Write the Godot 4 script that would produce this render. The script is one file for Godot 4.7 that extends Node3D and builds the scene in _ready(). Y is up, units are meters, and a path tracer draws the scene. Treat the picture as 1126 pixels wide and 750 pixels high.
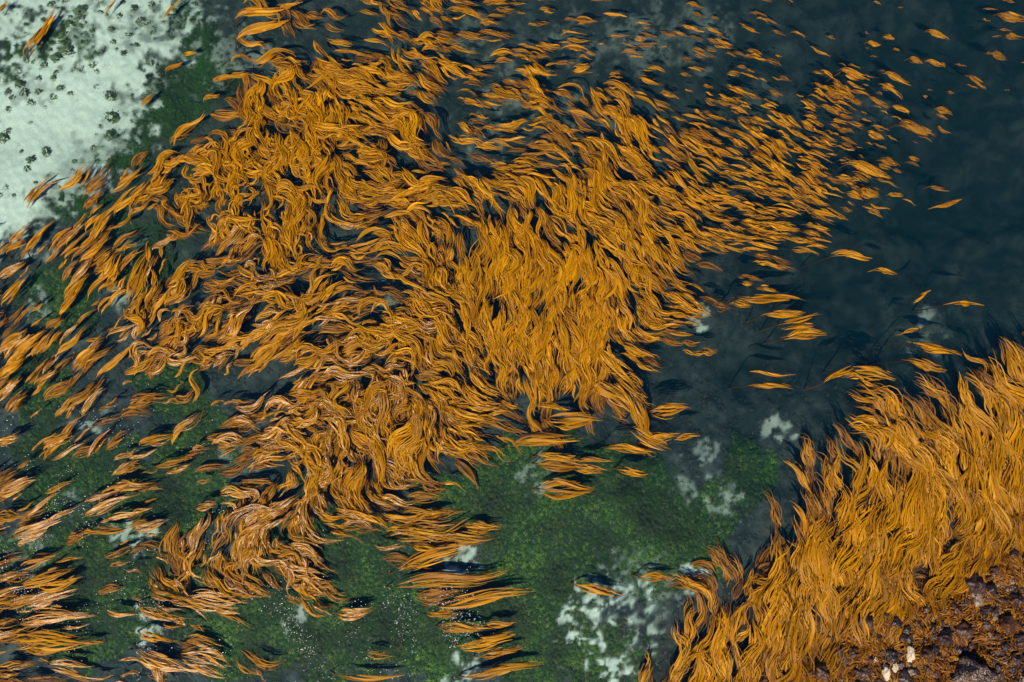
extends Node3D
# A drone's view straight down on a bed of golden bull kelp: a floating mat, loose tufts, pale sand,
# green turf on the bottom, and a weedy rocky shore. Plan distances are in units of 1/25 m.

const FOV := 45.0
const HEIGHT := 36.2
const TILT := 7.0
const LOOK_Z := 0.0

var rng := RandomNumberGenerator.new()
var eye := Vector3.ZERO
var fwd := Vector3.ZERO
var upv := Vector3.ZERO
var swirl := FastNoiseLite.new()
var rough_noise := FastNoiseLite.new()
var fine_noise := FastNoiseLite.new()
var used_names := {}

# ---------------------------------------------------------------- plan of the place
# how much kelp floats in each 40 x 40 square of the plan, 0 none .. 9 closed canopy, rows from the far side to the near side
const COVER := [
	"00000003334565222122122112124",
	"00000002366665433434422322121",
	"00000037896533655635456643210",
	"00001589996555555846678744100",
	"00036689996766557977888641000",
	"02664889976666788869876530100",
	"24421468754677898888886300000",
	"31355668656788989853231000000",
	"42566647767799999974000000000",
	"64327766678889999844000000225",
	"34645326668878998510000333367",
	"14551137889999532410001687789",
	"21542247999973210300024788999",
	"42150048999830000000006899999",
	"43220479866530000000247899987",
	"54034588730331000015769889855",
	"54224773640331000056699875433",
	"43114204000221000067997422110",
	"42132104000121000088984100000"]

# which way the fronds stream: place, direction in degrees (0 towards +x, 90 towards the near side), how restless, usual length
const STREAM := [
	[60, 240, -45, 8, 60], [120, 210, -48, 10, 62], [160, 185, -48, 14, 60], [15, 300, -48, 8, 48], [20, 390, -48, 8, 50], [30, 455, -46, 8, 46], [90, 320, -48, 12, 48],
	[80, 430, -40, 14, 60], [225, 130, -30, 30, 62], [300, 80, 40, 45, 62], [285, 130, 85, 55, 66], [340, 110, 75, 55, 66], [280, 190, 80, 65, 66], [350, 200, 85, 60, 66],
	[205, 220, 100, 70, 60], [205, 260, -35, 60, 60], [255, 275, -25, 55, 58], [150, 320, -60, 25, 58], [140, 375, -40, 22, 58], [190, 365, -35, 60, 58], [230, 395, -40, 60, 60],
	[300, 410, -34, 12, 66], [335, 365, -32, 25, 62], [345, 300, -20, 60, 60], [325, 265, 85, 45, 56], [110, 465, -32, 14, 62], [170, 455, -15, 30, 56], [60, 560, -24, 8, 52],
	[115, 540, -24, 8, 48], [120, 585, -16, 8, 48], [40, 690, -11, 8, 66], [85, 680, -11, 8, 66], [60, 725, 4, 8, 56], [180, 690, 18, 14, 56], [205, 735, 12, 20, 56],
	[265, 520, -18, 20, 50], [290, 450, -22, 25, 60], [320, 480, -15, 50, 62], [305, 555, 130, 25, 72], [270, 590, 125, 30, 70], [215, 620, 90, 55, 62], [235, 660, 8, 14, 60], [385, 595, 12, 16, 56],
	[320, 620, 30, 45, 60], [330, 660, 40, 45, 54], [380, 675, 0, 8, 48], [355, 500, 85, 55, 66], [440, 470, 95, 45, 68], [425, 515, 98, 40, 70], [440, 547, 5, 12, 62],
	[500, 505, 50, 35, 64], [535, 470, 14, 14, 60], [480, 575, -9, 8, 62], [500, 605, -10, 8, 66], [520, 650, -8, 8, 66], [540, 735, -8, 8, 60], [400, 60, 14, 18, 54],
	[460, 25, 30, 35, 54], [450, 60, 38, 40, 54], [520, 50, 4, 14, 44], [540, 85, 14, 16, 44], [420, 100, 10, 20, 50], [450, 165, 65, 50, 60], [520, 165, 12, 25, 54],
	[580, 165, 2, 14, 50], [600, 100, 22, 32, 44], [480, 225, 14, 40, 60], [420, 205, 8, 35, 60], [400, 250, -12, 18, 58], [470, 270, 55, 40, 62], [420, 305, 22, 35, 62],
	[390, 335, -10, 35, 60], [390, 385, -5, 65, 60], [410, 430, 60, 65, 60], [540, 255, 82, 28, 66], [600, 250, 72, 28, 64], [560, 320, 98, 32, 68], [640, 330, 98, 28, 68], [690, 320, 70, 28, 64],
	[640, 400, 98, 24, 68], [590, 420, 85, 30, 60], [705, 410, 40, 25, 58], [745, 365, 8, 12, 48], [720, 395, 4, 10, 50], [650, 130, 55, 24, 52], [705, 150, 48, 20, 54],
	[735, 185, 32, 16, 50], [650, 190, 60, 28, 60], [700, 225, 45, 24, 60], [760, 240, 38, 18, 54], [800, 265, 16, 12, 46], [845, 255, 12, 8, 42], [800, 60, 20, 8, 30],
	[870, 80, 26, 8, 30], [900, 110, 28, 8, 34], [860, 150, 34, 12, 40], [885, 185, 28, 12, 42], [820, 120, 26, 8, 36], [940, 145, 24, 8, 26], [1000, 115, 30, 8, 22],
	[1000, 30, 18, 8, 18], [1100, 40, 16, 8, 20], [620, 20, 4, 8, 34], [690, 60, 6, 8, 34], [760, 80, 24, 8, 32], [850, 345, 4, 6, 40], [880, 365, -4, 6, 40],
	[940, 440, 192, 20, 56], [1010, 400, 202, 10, 44], [1045, 425, -128, 16, 66], [1105, 440, -122, 16, 74], [960, 470, -135, 30, 66], [1005, 485, -122, 22, 72], [1060, 505, -105, 22, 74],
	[1112, 525, -98, 18, 70], [950, 535, -95, 28, 72], [1000, 565, -80, 24, 70], [885, 560, -108, 28, 66], [930, 605, -72, 24, 66], [860, 625, -74, 28, 72], [805, 615, -125, 45, 62],
	[765, 690, -70, 35, 70], [840, 690, -72, 22, 66], [735, 740, -66, 20, 66], [900, 660, -80, 30, 52], [1000, 620, -74, 28, 50], [1065, 590, -84, 28, 54], [740, 645, 175, 45, 52]]

# loose tufts that stand clear of the mat: middle, direction, length, breadth
const LOOSE := [
	[938, 282, 4, 40, 7], [974, 299, 8, 26, 5], [822, 311, 0, 15, 4], [845, 318, 10, 24, 5], [848, 329, 5, 62, 9], [864, 345, -4, 40, 7], [882, 352, -9, 40, 4], [880, 360, -4, 32, 4],
	[889, 369, -4, 42, 10], [816, 336, 10, 21, 6], [1016, 326, -30, 22, 3], [1064, 336, 5, 38, 4], [1005, 363, -20, 24, 4], [1031, 384, 17, 48, 8], [1022, 400, 12, 38, 9], [923, 412, -30, 36, 5],
	[961, 411, 10, 42, 14], [850, 412, 8, 40, 3], [849, 421, -4, 40, 6], [756, 480, -12, 26, 5], [625, 541, 4, 56, 22], [697, 518, 8, 28, 7], [656, 506, -3, 38, 4], [650, 517, 3, 32, 7],
	[618, 512, 4, 46, 12], [612, 502, 0, 36, 5], [609, 448, 8, 34, 5], [632, 461, 0, 52, 14], [600, 490, -3, 70, 11], [737, 451, -4, 42, 13], [728, 482, -12, 30, 12], [695, 494, 4, 48, 7],
	[724, 637, 5, 36, 8], [660, 650, 12, 46, 7], [391, 674, -4, 36, 9], [418, 719, 2, 28, 5], [407, 744, 2, 66, 4], [480, 565, -6, 34, 8], [471, 582, -10, 72, 20], [531, 578, -4, 38, 9],
	[514, 591, -3, 54, 10], [468, 601, 6, 26, 6], [482, 616, -16, 84, 14], [500, 639, -6, 112, 13], [531, 661, -7, 94, 12], [512, 689, -3, 50, 10], [552, 685, -12, 32, 5], [536, 702, -15, 54, 12],
	[550, 719, -10, 44, 6], [557, 740, -7, 76, 9], [62, 703, 2, 78, 22], [62, 678, -8, 72, 17], [54, 661, -12, 52, 13], [64, 642, -8, 42, 10], [52, 634, -18, 58, 8], [30, 657, -24, 46, 8],
	[77, 729, 1, 44, 5], [83, 737, 7, 56, 6], [228, 731, 12, 58, 20], [180, 728, 22, 60, 12], [176, 742, 60, 30, 12], [174, 677, 22, 46, 9], [134, 672, 4, 36, 3], [172, 702, 10, 38, 6],
	[232, 664, 4, 60, 17], [228, 557, -8, 26, 6], [192, 505, -18, 44, 6], [196, 516, -16, 30, 5], [164, 577, -14, 34, 7], [117, 582, -8, 40, 7], [118, 557, -20, 50, 9], [138, 566, -14, 42, 6],
	[140, 534, -6, 32, 10], [48, 554, -36, 46, 4], [18, 536, -18, 42, 11], [10, 566, -10, 30, 14], [40, 583, -16, 52, 13], [14, 317, -50, 40, 9], [12, 295, -36, 34, 9], [17, 271, -32, 26, 6],
	[40, 262, -50, 36, 7], [85, 316, -50, 38, 12], [74, 334, -52, 28, 6], [104, 274, -36, 40, 8], [114, 284, -50, 24, 6], [150, 304, -74, 54, 18], [30, 378, -48, 42, 12], [46, 378, -50, 34, 8],
	[12, 374, -46, 34, 9], [12, 405, -42, 34, 10], [10, 430, -46, 36, 8], [60, 484, -34, 30, 6], [172, 482, -18, 38, 8], [8, 484, -14, 22, 7], [96, 392, -42, 44, 8], [126, 395, -40, 50, 8],
	[1045, 222, -14, 32, 4], [1036, 206, 10, 22, 4], [987, 213, 4, 16, 3], [1040, 120, 22, 17, 7], [1078, 86, 35, 26, 5], [1102, 58, 24, 20, 7], [1031, 67, 18, 20, 5], [1009, 65, 22, 16, 6],
	[979, 40, 18, 13, 8], [962, 47, 14, 15, 6], [1034, 36, 22, 28, 6], [1118, 16, 20, 32, 10], [1118, 38, 10, 20, 6], [1010, 140, 25, 38, 10], [965, 148, 28, 22, 6], [989, 84, 26, 30, 7],
	[940, 82, 22, 32, 9], [982, 98, 42, 28, 4], [967, 111, 36, 28, 4], [992, 118, 26, 20, 6], [979, 178, 18, 22, 8], [958, 185, 18, 46, 11], [957, 211, 24, 22, 9], [941, 215, 26, 18, 6],
	[48, 28, -56, 60, 4], [36, 38, -56, 44, 3], [58, 22, -52, 40, 3], [46, 40, -58, 40, 3], [187, 10, -58, 34, 3], [122, 6, -60, 30, 3], [192, 73, -30, 26, 4], [162, 109, -45, 18, 5], [208, 58, -14, 18, 4], [2, 8, -50, 18, 5], [688, 440, 52, 50, 13], [704, 460, 76, 46, 15], [717, 480, 24, 46, 13], [672, 430, 30, 50, 13],
	[285, 12, -10, 50, 11], [290, 34, -16, 60, 11], [320, 6, -8, 26, 6], [262, 82, -12, 26, 6], [246, 85, -16, 26, 5]]

# the bottom: pale bare spots (place, reach, how bare), green beds (place, half sizes), depths
const PALE := [[440, 95, 26, 0.45], [510, 22, 26, 0.45], [565, 80, 40, 0.45], [722, 24, 44, 0.5], [620, 108, 30, 0.5], [535, 130, 34, 0.5], [775, 18, 36, 0.5], [690, 118, 30, 0.45], [640, 30, 30, 0.45], [850, 100, 34, 0.4], [420, 330, 26, 0.5], [652, 672, 34, 1.0], [690, 660, 24, 1.0], [640, 695, 26, 1.0], [700, 700, 26, 0.9], [672, 735, 18, 1.1], [775, 341, 15, 1.0], [1047, 338, 13, 0.9], [1052, 372, 14, 0.7], [1122, 385, 8, 1.1], [780, 505, 20, 0.75],
	[770, 632, 15, 1.3], [868, 474, 13, 0.9], [806, 556, 18, 0.75], [756, 545, 14, 0.6], [128, 270, 16, 0.6], [122, 318, 16, 0.75], [28, 622, 34, 0.6], [138, 590, 20, 0.85], [92, 470, 13, 0.9], [152, 692, 16, 1.0], [156, 702, 14, 0.9],
	[590, 520, 24, 0.6], [505, 742, 20, 1.2], [470, 660, 14, 0.9], [330, 688, 14, 0.8], [262, 505, 22, 0.5], [240, 48, 34, 0.6], [275, 62, 26, 0.6], [560, 82, 34, 0.5], [720, 22, 40, 0.5], [620, 105, 24, 0.5], [480, 590, 14, 0.7], [510, 620, 16, 0.9], [30, 330, 14, 0.7],
	[530, 125, 30, 0.45], [770, 20, 30, 0.45], [690, 120, 26, 0.4], [66, 540, 16, 0.6], [110, 460, 10, 0.5], [1010, 215, 20, 0.35], [990, 85, 26, 0.35], [1046, 350, 40, 0.3], [1030, 430, 14, 0.6], [700, 655, 50, 0.55], [560, 400, 10, 0.2]]
const GREEN := [[84, 58, 18, 28], [96, 14, 28, 18], [140, 26, 32, 18], [190, 16, 32, 24], [150, 100, 26, 18], [178, 84, 26, 20], [124, 158, 40, 24], [70, 220, 40, 22], [160, 120, 40, 24], [46, 32, 30, 34], [520, 560, 70, 50], [470, 680, 60, 70], [330, 600, 70, 60], [40, 520, 50, 50], [30, 420, 40, 50], [40, 640, 60, 60], [300, 690, 60, 60], [180, 420, 40, 40], [620, 500, 60, 40], [700, 540, 60, 50], [560, 530, 60, 50], [640, 570, 110, 80], [710, 600, 80, 60], [580, 680, 80, 80], [390, 690, 70, 70], [212, 480, 46, 52], [130, 610, 60, 70], [190, 640, 60, 50], [260, 700, 60, 50], [60, 330, 44, 46], [215, 70, 40, 50], [190, 110, 30, 30],
	[5, 60, 16, 34], [420, 620, 60, 50], [660, 730, 60, 40], [110, 520, 50, 40], [150, 280, 36, 60], [830, 520, 40, 40], [760, 590, 50, 60], [200, 545, 60, 50], [90, 700, 70, 40], [480, 720, 40, 40]]
const DEPTHS := [[60, 60, -0.45], [20, 200, -0.45], [140, 60, -0.5], [200, 100, -0.8], [60, 330, -0.8], [150, 250, -0.9], [230, 300, -1.1], [200, 480, -0.65], [60, 450, -0.8], [60, 600, -0.6], [130, 720, -0.55], [260, 640, -0.5], [400, 100, -1.3], [300, 60, -1.1], [400, 300, -1.3], [330, 440, -0.9], [400, 500, -0.9], [390, 680, -0.5], [480, 590, -0.5], [560, 550, -0.5], [640, 580, -0.55], [700, 570, -0.6],
	[560, 700, -0.5], [660, 680, -0.45], [560, 60, -1.5], [720, 40, -1.8], [620, 300, -1.6], [760, 170, -2.0], [900, 100, -2.6], [1060, 60, -3.2], [1060, 200, -3.6], [940, 300, -3.4], [1060, 330, -2.6], [830, 400, -2.6], [740, 430, -1.8], [880, 460, -1.6], [800, 510, -1.1], [780, 560, -0.7], [770, 340, -1.3], [760, 630, -0.5]]
# weed-grown patches on the sand: place, half sizes, turn, how closed
# dark lumps that stand on the bare spots: place, radius
const LUMPS := [[690, 694, 19], [655, 664, 13], [640, 692, 12], [672, 648, 9], [652, 716, 13], [630, 668, 8], [676, 676, 7], [700, 668, 8], [668, 712, 8], [786, 512, 8], [808, 552, 8], [774, 498, 6], [500, 738, 7]]
const WEEDY := [[4, 58, 16, 34, 0, 1.0], [46, 32, 40, 17, -56, 1.0], [14, 8, 16, 14, 0, 0.9], [84, 58, 14, 24, 20, 0.75], [96, 14, 26, 14, -50, 0.6], [140, 26, 34, 14, -60, 0.5], [182, 12, 30, 14, -60, 0.8], [150, 100, 22, 14, -50, 0.75], [178, 80, 22, 12, -40, 0.9], [120, 152, 30, 14, -40, 0.6], [80, 165, 30, 16, -30, 0.35], [70, 200, 34, 16, -40, 0.4], [30, 98, 26, 10, 0, 0.4]]
const SAND_EDGE := [[-60, -60], [212, -60], [206, 0], [196, 34], [180, 62], [160, 92], [148, 124], [132, 150], [104, 176], [74, 206], [40, 232], [14, 262], [-60, 300]]

# small green clumps on the sand: place, radius
const CLUMPS := [[126, 110, 8], [127, 132, 10], [125, 152, 8], [57, 171, 6], [41, 180, 6], [37, 190, 5], [6, 220, 5], [14, 211, 4], [10, 155, 7], [18, 148, 5], [26, 163, 3], [2, 124, 6], [4, 138, 4], [18, 125, 5], [22, 113, 5], [18, 106, 4],
	[41, 118, 5], [56, 123, 3], [39, 139, 3], [49, 105, 5], [66, 111, 5], [74, 102, 5], [84, 108, 4], [30, 99, 7], [24, 92, 5], [50, 92, 4], [67, 92, 5], [69, 86, 4], [56, 77, 5], [44, 73, 4], [94, 80, 5], [112, 84, 4], [108, 76, 5], [113, 75, 4],
	[118, 63, 4], [130, 52, 4], [133, 61, 3], [141, 64, 5], [170, 74, 5], [160, 28, 7], [146, 43, 5], [108, 40, 4], [78, 48, 9], [82, 62, 9], [70, 70, 8], [84, 34, 7], [96, 18, 9], [95, 30, 7], [150, 14, 6], [136, 24, 5], [170, 10, 5], [52, 58, 6], [46, 50, 5],
	[60, 50, 5], [36, 70, 5], [62, 62, 4], [35, 108, 6], [27, 82, 5], [88, 140, 3], [108, 166, 5], [88, 181, 4], [84, 26, 4], [46, 205, 3], [23, 219, 3], [70, 195, 3], [30, 170, 3], [112, 100, 4], [150, 160, 5], [128, 38, 5], [62, 10, 5], [78, 6, 6], [116, 20, 4], [172, 40, 5], [154, 54, 4], [140, 8, 4]]

# rocks of the shore: place, radius, tone (0 dark purple, 1 brown, 2 barnacled, 3 bleached)
const ROCKS := [[981, 679, 7, 0], [959, 688, 12, 0], [928, 720, 8, 0], [943, 722, 8, 1], [888, 722, 6, 0], [1041, 702, 14, 0], [1063, 696, 14, 1], [1107, 685, 13, 1], [1122, 704, 12, 0], [1068, 742, 28, 2], [997, 704, 8, 0], [1004, 721, 10, 3], [976, 741, 9, 3], [987, 735, 8, 3],
	[1006, 741, 4, 3], [1052, 710, 3, 3], [1124, 742, 9, 2], [1099, 715, 7, 0], [908, 743, 11, 1], [880, 735, 6, 0], [1022, 720, 10, 1], [1079, 645, 14, 0], [1119, 659, 9, 0], [1031, 641, 7, 0], [1036, 652, 6, 1], [960, 728, 8, 1], [948, 742, 9, 0], [1030, 741, 8, 1],
	[1088, 672, 8, 0], [1056, 672, 8, 1], [1014, 690, 7, 1], [918, 704, 7, 0], [1100, 630, 9, 1], [1096, 700, 8, 1], [1112, 724, 8, 0], [972, 704, 6, 1], [896, 744, 6, 1], [1036, 722, 6, 0], [862, 743, 6, 0], [1004, 660, 6, 0], [1122, 612, 9, 0], [1085, 606, 7, 1]]

# landmarks that labels speak of
const PLACES := [
	[45, 25, "on the pale sand, upper left corner"], [185, 60, "at the sand's dark upper edge"], [290, 25, "of the loose tufts above the mat's upper left corner"], [450, 35, "of the mat's ragged top edge"], [400, 95, "of the streaming rows below the mat's top edge"],
	[620, 40, "of the loose tufts along the top middle"], [600, 110, "round the small cluster above the mat's middle"], [740, 50, "of the sparse tufts, top right of middle"], [840, 80, "of the loose tufts above the right wing"], [940, 85, "of the small tufts, upper right"], [1010, 50, "of the tiny tufts in the far upper right"], [1110, 30, "at the upper right corner"],
	[1010, 140, "of the outermost tufts right of the wing"], [1040, 215, "of the pale wisps in open dark water, right"], [870, 150, "of the upper right wing of the mat"], [900, 190, "of the right wing's outer tip"], [800, 180, "inside the right wing of the mat"], [720, 140, "of the streaming locks where wing meets mat"], [640, 140, "of the locks on the upper middle of the mat"], [820, 260, "of the wing's lower edge over dark water"],
	[240, 130, "of the mat's upper left corner"], [330, 110, "of the tangled upper left mat"], [290, 180, "of the tangle at the mat's left"], [370, 190, "of the tangle left of the mat's middle"], [460, 160, "of the mat just below the top rows"], [540, 170, "of the open streaks above the middle"], [110, 215, "of the slanting row along the sand"], [30, 270, "at the left edge below the sand"], [100, 300, "of the slanting tufts left of the mat"], [210, 260, "of the curls at the mat's left fringe"],
	[20, 390, "of the slanting tufts at the left edge"], [150, 330, "by the upright tuft left of the mat"], [110, 400, "of the slanted group left of the green bed"], [230, 370, "of the curled heap above the green bed"], [320, 350, "of the slanting rows left of the middle"], [310, 430, "of the slanting rows right of the green bed"], [420, 270, "round the dark streaks in the mat"], [500, 240, "of the locks above the mat's centre"], [580, 240, "of the hanging locks at the upper centre"], [680, 230, "of the locks below the wing's root"],
	[500, 330, "at the centre of the mat"], [590, 320, "of the thick fleece right of centre"], [670, 320, "of the thick fleece near the right edge"], [740, 320, "of the mat's right edge"], [640, 400, "of the fleece's lower right"], [720, 400, "of the fringe points at the lower right edge"], [560, 420, "of the lower middle fleece"], [430, 360, "of the wet brown tangle left of centre"], [400, 430, "of the lower left wet tangle"], [480, 440, "of the lower middle mat, by the dark hole"],
	[850, 340, "of the small raft in dark water, right"], [960, 290, "of the lone drifters right of the mat"], [1030, 370, "of the loose tufts above the shore kelp"], [850, 420, "of the lone tufts in the dark channel"], [120, 460, "of the tufts left of the green bed"], [180, 490, "over the left green bed"], [30, 540, "of the tufts at the left edge, lower half"], [120, 560, "of the small slanted tufts, lower left"], [50, 640, "of the pale wet tufts, lower left edge"], [60, 700, "of the broad glossy tufts, lower left corner"],
	[60, 740, "along the bottom edge, left corner"], [180, 690, "of the glossy tufts left of the mat's foot"], [210, 735, "of the tufts at the bottom, left"], [260, 530, "of the mat's frayed lower left side"], [320, 560, "of the crossing ropes at the mat's lower left"], [220, 620, "of the curl at the mat's lower left foot"], [340, 640, "of the mat's bottom foot"], [390, 680, "over the green bed below the mat"], [430, 520, "of the mat's lower end"], [500, 500, "of the lower right fans over green turf"],
	[490, 580, "of the comb of fringes, upper teeth"], [500, 630, "of the comb of fringes, middle teeth"], [530, 690, "of the comb of fringes, lower teeth"], [550, 740, "of the comb of fringes at the bottom edge"], [620, 470, "of the loose tufts under the mat's right part"], [630, 520, "of the rafts over the green turf"], [720, 470, "of the rope hanging off the lower right"], [690, 640, "by the white bare patch at the bottom"], [760, 480, "of the stray tufts above the pale spots"], [740, 650, "of the curls left of the shore kelp"],
	[950, 430, "of the shore kelp's upper left tongue"], [1050, 430, "of the shore kelp's top edge"], [1110, 460, "of the shore kelp, right edge"], [980, 500, "of the upper shore kelp"], [1060, 520, "of the thick shore kelp"], [890, 550, "of the shore kelp's left shoulder"], [960, 570, "of the middle of the shore kelp"], [1050, 590, "of the shore kelp above the rocks"], [820, 610, "of the left curls of the shore kelp"], [880, 640, "of the lower shore kelp"], [770, 700, "of the shore kelp's lower left corner"], [850, 710, "of the shore kelp along the bottom edge"], [980, 640, "of the short kelp at the rocks"]]
const ORDER := ["first", "second", "third", "fourth", "fifth", "sixth", "seventh", "eighth", "ninth", "tenth", "eleventh", "twelfth", "thirteenth", "fourteenth", "fifteenth", "sixteenth", "seventeenth", "eighteenth", "nineteenth", "twentieth"]


# ---------------------------------------------------------------- plan <-> world
func ground(px: float, py: float, y := 0.0) -> Vector3:
	var k := tan(deg_to_rad(FOV) / 2.0)
	var d := fwd + Vector3.RIGHT * ((px - 563.0) / 375.0 * k) - upv * ((py - 375.0) / 375.0 * k)
	return eye + d * ((y - eye.y) / d.y)


func plan(x: float, z: float) -> Vector2:
	var k := tan(deg_to_rad(FOV) / 2.0)
	var d := Vector3(x, 0.0, z) - eye
	var w := d.dot(fwd)
	return Vector2(563.0 + d.x / w / k * 375.0, 375.0 - d.dot(upv) / w / k * 375.0)


# a table of numbers over the ground, read between its entries
class Table:
	var x0: float
	var z0: float
	var step: float
	var nx: int
	var nz: int
	var v := PackedFloat32Array()
	func _init(ax: float, az: float, bx: float, bz: float, s: float) -> void:
		x0 = ax
		z0 = az
		step = s
		nx = int((bx - ax) / s) + 2
		nz = int((bz - az) / s) + 2
		v.resize(nx * nz)
	func at(x: float, z: float) -> float:
		var fx := clampf((x - x0) / step, 0.0, nx - 1.001)
		var fz := clampf((z - z0) / step, 0.0, nz - 1.001)
		var i := int(fx)
		var j := int(fz)
		fx -= i
		fz -= j
		var k := j * nx + i
		return lerpf(lerpf(v[k], v[k + 1], fx), lerpf(v[k + nx], v[k + nx + 1], fx), fz)


var t_cover: Table
var t_cos: Table
var t_sin: Table
var t_rest: Table
var t_len: Table
var t_bed: Table
var t_green: Table
var t_pale: Table


func cover_plan(px: float, py: float) -> float:
	var fx := clampf(px / 40.0 - 0.5, 0.0, 27.99)
	var fy := clampf(py / 40.0 - 0.5, 0.0, 17.99)
	var i := int(fx)
	var j := int(fy)
	fx -= i
	fy -= j
	var a: String = COVER[j]
	var b: String = COVER[j + 1]
	return lerpf(lerpf(float(a.unicode_at(i) - 48), float(a.unicode_at(i + 1) - 48), fx), lerpf(float(b.unicode_at(i) - 48), float(b.unicode_at(i + 1) - 48), fx), fy)


func make_tables() -> void:
	var s := 0.5
	t_cover = Table.new(-30, -24, 30, 24, s)
	t_cos = Table.new(-30, -24, 30, 24, s)
	t_sin = Table.new(-30, -24, 30, 24, s)
	t_rest = Table.new(-30, -24, 30, 24, s)
	t_len = Table.new(-30, -24, 30, 24, s)
	for j in t_cover.nz:
		for i in t_cover.nx:
			var p := plan(t_cover.x0 + i * s, t_cover.z0 + j * s)
			var k := j * t_cover.nx + i
			t_cover.v[k] = cover_plan(p.x, p.y)
			var sum := 0.0
			var c := 0.0
			var sn := 0.0
			var r := 0.0
			var l := 0.0
			for q in STREAM:
				var dx: float = p.x - q[0]
				var dy: float = p.y - q[1]
				var d2 := dx * dx + dy * dy + 150.0
				var w := 1.0 / (d2 * d2)
				var a := deg_to_rad(q[2])
				sum += w
				c += w * cos(a)
				sn += w * sin(a)
				r += w * q[3]
				l += w * q[4]
			t_cos.v[k] = c / sum
			t_sin.v[k] = sn / sum
			t_rest.v[k] = deg_to_rad(r / sum)
			t_len.v[k] = l / sum / 25.0


# height of the ground under the water and on the shore
func bed_height(p: Vector2) -> float:
	var sum := 0.0
	var h := 0.0
	for q in DEPTHS:
		var dx: float = p.x - q[0]
		var dy: float = p.y - q[1]
		var w := 1.0 / pow(dx * dx + dy * dy + 900.0, 1.5)
		sum += w
		h += w * q[2]
	h /= sum
	h *= 1.0 + 0.30 * rough_noise.get_noise_2d(p.x * 0.9, p.y * 0.9)
	# the shore falls away from the near right-hand corner
	var d := ((p.x - 860.0) * 0.575 + (p.y - 765.0) * 0.818) / 25.0
	d += 0.9 * rough_noise.get_noise_2d(p.x * 0.8 + 300.0, p.y * 0.8)
	var shore := clampf(d * 0.17 - 0.02, -9.0, 1.1) if d > 0.0 else -0.02 + d * 0.30
	var k := clampf((shore - h + 0.3) / 0.6, 0.0, 1.0)
	h = lerpf(h, shore, k * k * (3.0 - 2.0 * k))
	if d > -2.0:
		h += 0.22 * fine_noise.get_noise_2d(p.x * 1.0, p.y * 1.0) * clampf((d + 2.0) * 0.5, 0.0, 1.0)
	return h


func shoreness(p: Vector2) -> float:
	return clampf((((p.x - 860.0) * 0.575 + (p.y - 765.0) * 0.818) / 25.0 + 2.5) / 2.0, 0.0, 1.0)


func bareness(p: Vector2) -> float:
	var q := p + Vector2(rough_noise.get_noise_2d(p.x * 2.2, p.y * 2.2), rough_noise.get_noise_2d(p.x * 2.2 + 900.0, p.y * 2.2)) * 26.0
	var q2 := q + Vector2(fine_noise.get_noise_2d(p.x * 1.2, p.y * 1.2), fine_noise.get_noise_2d(p.x * 1.2 + 500.0, p.y * 1.2)) * 22.0
	var ragged := 0.5 + 0.9 * fine_noise.get_noise_2d(p.x * 1.1, p.y * 1.1) + 0.5 * rough_noise.get_noise_2d(p.x * 3.0 + 50.0, p.y * 3.0) + 0.6 * fine_noise.get_noise_2d(p.x * 2.6 + 90.0, p.y * 2.6)
	var b := 0.0
	var edge := 1e9
	for k in sand_edge.size() - 1:
		edge = minf(edge, q2.distance_squared_to(Geometry2D.get_closest_point_to_segment(q2, sand_edge[k], sand_edge[k + 1])))
		if p.x > 300.0:
			break
	edge = sqrt(edge) * (1.0 if Geometry2D.is_point_in_polygon(q2, sand_edge) else -1.0)
	if p.x < 300.0 and edge > -40.0:
		b = clampf(0.45 + edge / 26.0 + (ragged - 0.5) * 1.3, 0.0, 1.0)
		for s in WEEDY:
			var turn := deg_to_rad(s[4])
			var w := (q2 - Vector2(s[0], s[1])).rotated(-turn)
			var e: float = 1.2 - (w.x * w.x / (s[2] * s[2]) + w.y * w.y / (s[3] * s[3]))
			b = minf(b, 1.0 - clampf(e * 1.4 + (ragged - 0.5) * 1.3, 0.0, 1.0) * s[5])
	for s in PALE:
		var d2: float = (q.x - s[0]) * (q.x - s[0]) + (q.y - s[1]) * (q.y - s[1])
		var r: float = s[2] * 1.15
		if d2 < r * r:
			var e := 1.0 - sqrt(d2) / r
			b = maxf(b, clampf((e * 1.6 + ragged * 2.0 - 1.38) * 1.5, 0.0, 1.0) * minf(s[3] * s[3], 1.0))
	for s in LUMPS:
		var d2: float = q2.distance_to(Vector2(s[0], s[1])) / s[2]
		b *= clampf(d2 * 2.2 - 1.5, 0.0, 1.0)
	return b


func greenness(p: Vector2) -> float:
	var q := p + Vector2(rough_noise.get_noise_2d(p.x * 1.6 + 70.0, p.y * 1.6), rough_noise.get_noise_2d(p.x * 1.6, p.y * 1.6 + 400.0)) * 30.0
	var g := 0.0
	for s in GREEN:
		var ex: float = (q.x - s[0]) / s[2]
		var ey: float = (q.y - s[1]) / s[3]
		g = maxf(g, clampf((1.15 - (ex * ex + ey * ey)) * 2.0, 0.0, 1.0))
	return g


# ---------------------------------------------------------------- names, metas, meshes
func numbered(called: String) -> String:
	var n: int = used_names.get(called, 0)
	used_names[called] = n + 1
	return called if n == 0 else "%s_%03d" % [called, n]


func tag(o: Node, label := "", category := "", group := "", kind := "") -> void:
	if label != "":
		o.set_meta("label", label)
	if category != "":
		o.set_meta("category", category)
	if group != "":
		o.set_meta("group", group)
	if kind != "":
		o.set_meta("kind", kind)


func put(called: String, mesh: Mesh, material: Material, parent: Node = self, top := false) -> MeshInstance3D:
	var o := MeshInstance3D.new()
	o.name = numbered(called) if parent == self else called
	o.mesh = mesh
	o.material_override = material
	parent.add_child(o, true)
	return o


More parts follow.
